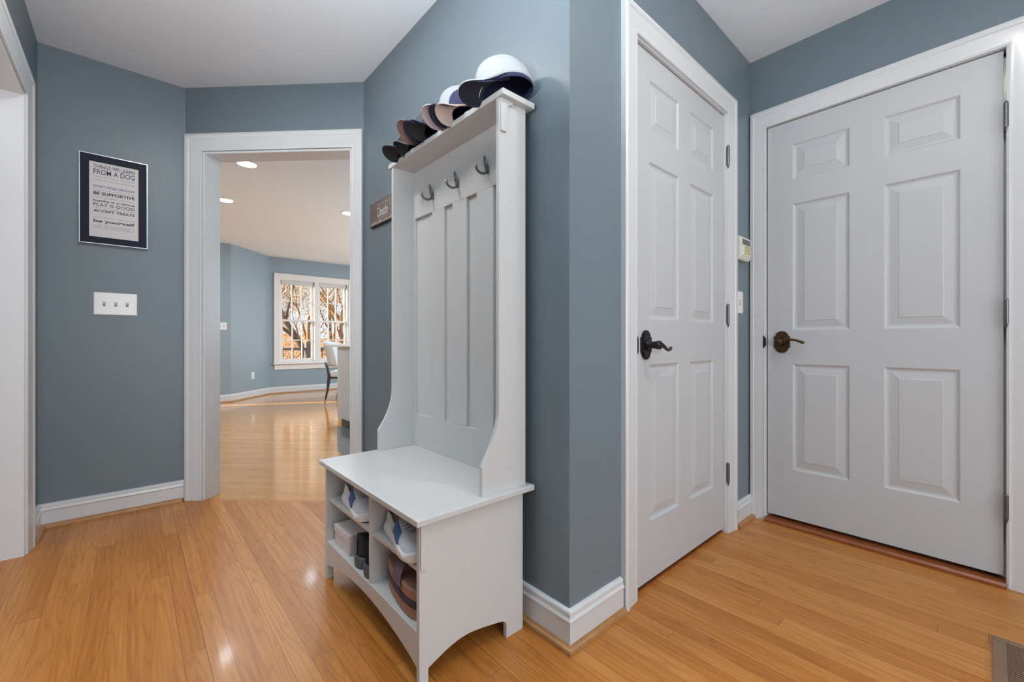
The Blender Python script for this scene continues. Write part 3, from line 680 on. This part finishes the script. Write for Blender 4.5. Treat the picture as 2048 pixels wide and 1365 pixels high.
cnd = mat('cap_dark_navy', (.010, .012, .028, 1), .7, noise=.1, nscale=60); cg = mat('cap_light_grey', (.40, .42, .44, 1), .8, noise=.05, nscale=60); cpk = mat('cap_pink_grey', (.42, .33, .35, 1), .8, noise=.05, nscale=60)
cbe = mat('cap_beige', (.52, .42, .38, 1), .8, noise=.05, nscale=60); crd = mat('cap_dusty_red', (.22, .12, .11, 1), .8, noise=.06, nscale=60); cch = mat('cap_charcoal', (.07, .08, .085, 1), .8, noise=.1, nscale=60)
cbr = mat('cap_taupe', (.16, .14, .13, 1), .8, noise=.1, nscale=60); cbk = mat('cap_black', (.008, .008, .012, 1), .7)
A_ = (-.95, .30); B_ = (-.62, .78)
CAPS = [
 ('navy baseball cap under the white cap at the near end of the shelf', .908, 1.032, .012, cn, cn, cnd, -9, 8, .90, .034, .080),
 ('white baseball cap on top of the tallest pile at near shelf end', .906, 1.036, .013, cw, cw, cnd, -11, 15, .97, .034, .108),
 ('cap with beige brim underside at the bottom of the second pile', .905, 1.210, .004, cn, cbe, cbe, -1, 14, .84, .052, .096),
 ('navy cap in the middle of the second pile of caps', .905, 1.236, .011, cn, cn, cnd, -2, 15, .89, .052, .100),
 ('light grey cap topping the second pile from the near end', .902, 1.264, .018, cg, cg, cpk, -3, 18, .93, .052, .118),
 ('small dark navy cap lowest in the third pile', .905, 1.405, .008, cnd, cnd, cbk, 7, 14, .83, .060, .1),
 ('dark navy cap between two others in the third pile', .905, 1.430, .012, cnd, cn, cnd, 7, 15, .88, .060, .1),
 ('charcoal cap with dusty red brim underside topping the third pile', .902, 1.460, .020, cch, cbr, crd, 7, 18, .92, .060, .1),
 ('taupe cap behind the black cap at the far shelf end', .912, 1.560, .000, cbr, cbr, cbk, 3, 8, .78, .055, .09),
 ('black cap with round brim at the far end of the shelf', .905, 1.620, .008, cbk, cnd, cbk, -4, 16, .84, .050, .09),
]
for lb, x, y, dz, a, b_, c_, pi_, ro_, sc, dr_, hg_ in CAPS:
    cap(lb, (x, y, 1.722 + dz), A_, a, b_, c_, pi_, ro_, False, sc, dr_, hg_)

# ------------------------------------------------------------------ shoes
def sneaker(label, loc, rotz, up, sole, patchm, tongue, mirror=1, sc=1.0, laces=True, text=True, name='sneaker', group=None, collar=.080, L_=.280, chunky=True, open_top=True):
    t = thing(name, label, 'shoe', loc, rotz, group)
    def hw(s):   # half width, s 0 toe .. 1 heel
        return (.010 + .040 * math.sin(min(1, s / .28) * math.pi / 2) ** .7) * (1 - .24 * max(0, min(1, (s - .30) / .30))) * (1 if s < .86 else max(.03, (1 - ((s - .86) / .14) ** 2) ** .5 if s < 1 else .03))
    def P(s): return L_ * (1 - s)
    def sh(s):   # sole height
        return .026 + .014 * s + (.004 * math.sin(s * 26) if chunky else 0)
    def top(s):
        if s < .30: return .042 + .018 * (s / .30) ** .8
        if s < .55: return .060 + (collar - .060) * ((s - .30) / .25)
        if s < .80: return collar - .018 * math.sin((s - .55) / .25 * math.pi)
        return collar + .012 * ((s - .80) / .20) ** 1.2
    mb = MB(); n_ = 32
    ringb = []; 
    for side in (1, -1):
        for k in range(n_ + 1):
            tt = .5 - .5 * math.cos(math.pi * k / n_); s = tt if side == 1 else 1 - tt; ringb.append((s, side))
    ringb = [r for i, r in enumerate(ringb) if i not in (n_ + 1,)]
    V = []
    for lv, (z, g) in enumerate(((0.0, -.004), (.006, .004), (.5, .008), (.85, .007), (1.0, .002))):
        for s, sd in ringb:
            zz = z * sh(s) + (.010 * max(0, (.16 - s) / .16) ** 1.5 if lv < 5 else 0)
            V.append((P(s) - L_ / 2 + (.006 if s == 0 else 0) * (1 if lv else 0) - .007 * max(0, (s - .8) / .2) * (1 if lv else .4), sd * (hw(s) + g + (.0020 * math.sin(s * 34 + lv) if chunky and lv in (2,) else 0)), zz))
    m_ = len(ringb); F = []
    for lv in range(4):
        for k in range(m_): F.append((lv * m_ + k, lv * m_ + (k + 1) % m_, (lv + 1) * m_ + (k + 1) % m_, (lv + 1) * m_ + k))
    F += [tuple(range(m_)), tuple(range(4 * m_, 5 * m_))]
    mb.raw(V, F); obj('sole', mb, sole, t, smooth=True, bevel=.002)
    def U(off=0.0):
        def f(s, v_):
            s2 = .010 + .988 * (s if s < .8 else .8 + .2 * math.sin((s - .8) / .2 * math.pi / 2)); a = math.pi * v_; w_ = hw(s2) + off; zt = top(s2) + off; z0 = sh(s2) - .006
            open_ = max(0, min(1, (s2 - .50) / .12))
            pw = .55 + (.25 if open_ else 0) * 0
            e1 = (.62 - .25 * open_) if open_top else .95
            y = w_ * (abs(math.cos(a)) ** e1) * (1 if math.cos(a) > 0 else -1) * (1 - (.22 if open_top else .40) * open_ * math.sin(a) * (1 if s2 < .9 else .6))
            z = z0 + (zt - z0) * math.sin(a) ** (.75 - .1 * open_)
            return (P(s2) - L_ / 2 - off * .3, y, z)
        return f
    mb = MB().grid(U(), 48, 28, skip=lambda s, v_: open_top and s > .56 and .22 < v_ < .78 and s < .93)
    obj('upper', mb, up, t, smooth='all', solid=.004)
    if patchm:
        uf = U(.0045)
        rng = (lambda s, v_: uf(.46 + .19 * s - .05 * v_, .02 + .23 * v_)) if mirror == 1 else (lambda s, v_: uf(.33 + .27 * s + .02 * v_, 1 - (.02 + .28 * v_)))
        pa = obj('side_patch', MB().grid(rng, 8, 8), patchm, t, smooth='all', solid=.002)
    tg = MB().grid(lambda a, b_: (P(.30 + .28 * a) - L_ / 2, (.024 - .002 * a) * (2 * b_ - 1), top(.30 + .25 * a) + .003 + .008 * a - .009 * (2 * b_ - 1) ** 2), 8, 8)
    if tongue: obj('tongue', tg, tongue, t, smooth='all', solid=.006)
    if laces:
        mb = MB()
        for k in range(5):
            sk = .33 + .05 * k; x = P(sk) - L_ / 2; z = top(sk) + .006
            mb.tube([(x - .003, -.027, z - .006), (x + .002, -.016, z + .001), (x, 0, z + .004), (x - .002, .016, z + .001), (x - .003, .027, z - .006)], .0045, 8)
        obj('laces', mb, tongue, t, smooth='all')
    return t
snw = mat('sneaker_white', (.68, .71, .76, 1), .6, noise=.04, nscale=50, bump=.1, bscale=700); sns = mat('sneaker_sole', (.78, .80, .82, 1), .4); snb = mat('sneaker_blue', (.045, .13, .32, 1), .5); sng = mat('sneaker_grey_mesh', (.44, .45, .48, 1), .8, bump=.3, bscale=600)
sneaker('white sneaker with blue side patch in the right upper shoe cubby', (.634, 1.178, .318), R(-99), snw, sns, snb, sng, mirror=-1, group=None)
sneaker('white sneaker with blue side patch in the left upper shoe cubby', (.636, 1.536, .318), R(-96), snw, sns, snb, sng, mirror=-1)
bk = mat('shoe_black', (.022, .022, .030, 1), .7, noise=.2, nscale=40); bks = mat('shoe_slate_sole', (.08, .10, .125, 1), .5)
sneaker('black shoe beside the box in lower left cubby', (.718, 1.468, .150), R(0), bk, bks, None, bk, name='black_shoe', laces=False, collar=.106, chunky=False, open_top=False, L_=.255)
sneaker('black shoe against the divider in lower left cubby', (.716, 1.385, .150), R(0), bk, bks, None, bk, name='black_shoe', laces=False, collar=.106, chunky=False, open_top=False, L_=.255)
bx = thing('shoebox', 'small pale cardboard box in lower left shoe cubby', 'box', (.72, 1.632, .150))
PB = mat('pale_card', (.66, .60, .60, 1), .6)
obj('tray', MB().box(-.125, .20, -.073, .073, 0, .070), PB, bx, bevel=.001)
obj('lid', MB().box(-.128, .203, -.076, .076, .050, .074), mat('pale_card_lid', (.70, .65, .64, 1), .6), bx, bevel=.001)
tan = mat('sandal_tan', (.36, .19, .135, 1), .6, noise=.08, nscale=20); sdk = mat('sandal_dark', (.035, .04, .06, 1), .5); spu = mat('strap_purple', (.14, .085, .12, 1), .4, noise=.6, nscale=60)
def outline(g=0.0, n_=40):
    pts = []
    for k in range(n_):
        a = 2 * math.pi * k / n_; c, s_ = math.cos(a), math.sin(a); x = .133 * (abs(c) ** .8) * (1 if c > 0 else -1); w_ = .040 + .010 * (x / .13)
        pts.append((x * (1 + g * 7), (w_ + g) * (abs(s_) ** .75) * (1 if s_ > 0 else -1)))
    return pts
def sandal(label, loc, rotz, flip=False):
    t = thing('sandal', label, 'sandal', loc, rotz)
    zz = (lambda a, b_: (a, b_)) if not flip else (lambda a, b_: (.044 - b_, .044 - a))
    a, b_ = zz(.0, .010); obj('outsole', MB().prism(outline(.0015), a, b_), sdk, t, bevel=.002, smooth=True)
    a, b_ = zz(.010, .044); obj('footbed', MB().prism(outline(), a, b_), tan, t, bevel=.006, smooth=True)
    if not flip:
        def st_(s, v_):
            a = math.pi * v_; return (.010 + .046 * s - .030 * math.sin(a), .0505 * math.cos(a), .030 + .050 * math.sin(a))
        obj('strap', MB().grid(st_, 4, 24), spu, t, smooth='all', solid=.004, label='purple patterned strap')
    return t
sandal('tan sandal turned sole up under its pair in lower right cubby', (.636, 1.186, .150), R(-94), True)
sandal('tan sandal with purple strap on top of its pair in lower right cubby', (.634, 1.184, .194), R(-94))

# ------------------------------------------------------------------ outdoors: deck, ground, trees
LEAFG = mat('leaf_litter', (.34, .17, .07, 1), .9, noise=.5, nscale=3)
mb = MB().grid(lambda a, b_: (-30 + 70 * a, 9.0 + 60 * b_, -.9 + 2.6 * b_ ** 1.2 + .4 * math.sin(a * 31) * b_), 30, 20); struct('ground', mb, LEAFG)
DECK = mat('deck_wood', (.16, .13, .11, 1), .7, noise=.2, nscale=8)
dk = thing('deck_railing', 'dark wooden deck railing outside the kitchen window', 'railing', (3.2, 11.0, -.9))
do = (3.2, 11.0, -.9)
for x in (0.9, 3.22, 5.6): obj('post', MB().box(x - .085, x + .085, 10.92, 11.08, -.9, .92), DECK, dk, off=do, bevel=.01)
obj('top_rail', MB().box(.9, 5.6, 10.95, 11.05, .72, .78), DECK, dk, off=do); obj('bottom_rail', MB().box(.9, 5.6, 10.97, 11.03, .0, .06), DECK, dk, off=do)
x = 1.1
while x < 5.6: obj('baluster', MB().box(x - .014, x + .014, 10.985, 11.015, .03, .74), DECK, dk, off=do); x += .22
mb = MB().box(.5, 6.0, 8.7, 11.1, -.22, -.1); tag(obj('deck', mb, DECK), 'weathered deck boards outside the kitchen window', 'deck')
BARK = mat('bark_brown', (.34, .21, .115, 1), .9, noise=.4, nscale=6, stretch=(3, 3, .5)); BARKD = mat('bark_dark', (.16, .10, .06, 1), .9, noise=.4, nscale=6, stretch=(3, 3, .5))
LV = [mat('leaf_rust', (.60, .33, .14, 1), .7, noise=.4, nscale=2), mat('leaf_ochre', (.52, .40, .16, 1), .7, noise=.4, nscale=2), mat('leaf_olive', (.32, .31, .12, 1), .7, noise=.4, nscale=2)]
def tree(label, x, y, z, h, r, seed, m, leafm, nleaf, lean=0.0, fork=.35, spread=.55, group=None):
    rnd = random.Random(seed); t = thing('tree', label, 'tree', (x, y, z), group=group); mb = MB(); tips = []
    def branch(p, d, ln, rad, depth):
        pts = [p]; q_ = p.copy(); dd = d.copy(); n_ = 5
        for k in range(n_):
            dd = (dd + Vector((rnd.uniform(-1, 1), rnd.uniform(-1, 1), rnd.uniform(-.3, .6))) * .13).normalized(); q_ = q_ + dd * ln / n_; pts.append(q_.copy())
        mb.tube(pts, [rad * (1 - .45 * k / n_) for k in range(n_ + 1)], 7 if depth < 2 else 4)
        if depth >= 2: tips.extend(pts[1:])
        if depth < 5:
            for k in range(5 if depth == 0 else 3):
                i = rnd.randint(2, n_) if k else n_
                nd = (dd + Vector((rnd.uniform(-1, 1), rnd.uniform(-1, 1), rnd.uniform(-.15, .8))) * spread * 1.5).normalized()
                branch(pts[i], nd, ln * rnd.uniform(.5, .75), rad * (1 - .45 * i / n_) * rnd.uniform(.4, .62), depth + 1)
    branch(Vector((0, 0, 0)), Vector((lean, 0, 1)).normalized(), h * fork, r, 0)
    obj('trunk', mb, m, t, smooth='all')
    lm = MB()
    for k in range(nleaf):
        c = rnd.choice(tips) + Vector((rnd.gauss(0, .35), rnd.gauss(0, .35), rnd.gauss(0, .35))); s_ = rnd.uniform(.018, .042)
        a = Vector((rnd.uniform(-1, 1), rnd.uniform(-1, 1), rnd.uniform(-1, 1))).normalized(); b_ = a.orthogonal().normalized() * s_; a *= s_ * 1.4
        lm.raw([c - a, c + b_ * .6, c + a, c - b_ * .6], [(0, 1, 2, 3)])
    if nleaf: obj('foliage', lm, leafm, t, fix=False)
tree('dark leaning forked tree seen through the left sash of the kitchen window', 4.35, 13.5, -.8, 9, .13, 3, BARKD, LV[1], 500, lean=-.28)
tree('thick brown trunk seen through the right sash of the kitchen window', 6.6, 16.0, -.7, 12, .24, 8, BARK, LV[0], 900)
spots = [(3.6, 15.5, 4), (5.2, 18, 5), (4.2, 20, 6), (6.2, 21, 7), (7.6, 19, 9), (5.4, 14.8, 10), (8.2, 24, 11), (6.9, 25, 12), (5.6, 26, 13), (9.4, 27, 14), (4.9, 23, 15), (8.8, 21, 16)]
for i, (x, y, sd) in enumerate(spots):
    tree(['slender rust leaved tree in the woods behind the deck', 'slender ochre leaved tree in the woods behind the deck', 'slender olive tree in the woods behind the deck'][i % 3], x, y, -.8 + (y - 9) * .03, 7 + (sd % 4), .07 + .02 * (sd % 3), sd, BARK if i % 2 else BARKD, LV[i % 3], 2600, fork=.3, group=['rust leaved trees in the woods', 'ochre leaved trees in the woods', 'olive trees in the woods'][i % 3])
bu = MB(); rnd = random.Random(77)
for k in range(9000):
    c = Vector((rnd.uniform(2, 14), rnd.uniform(16, 30), 0)); c.z = -.8 + (c.y - 9) * .045 + abs(rnd.gauss(0, .75)); s_ = rnd.uniform(.03, .06)
    a = Vector((rnd.uniform(-1, 1), rnd.uniform(-1, 1), rnd.uniform(-1, 1))).normalized(); b_ = a.orthogonal().normalized() * s_; a *= s_ * 1.6
    bu.raw([c - a, c + b_ * .6, c + a, c - b_ * .6], [(0, 1, 2, 3)])
us = obj('undergrowth', bu, LV[0], fix=False); us['kind'] = 'stuff'; us['label'] = 'rust brown autumn undergrowth beyond the deck railing'; us['category'] = 'undergrowth'
for o in SC.objects:
    if o.type == 'MESH' and o.parent is None and 'kind' not in o and 'label' not in o: o['kind'] = 'structure'
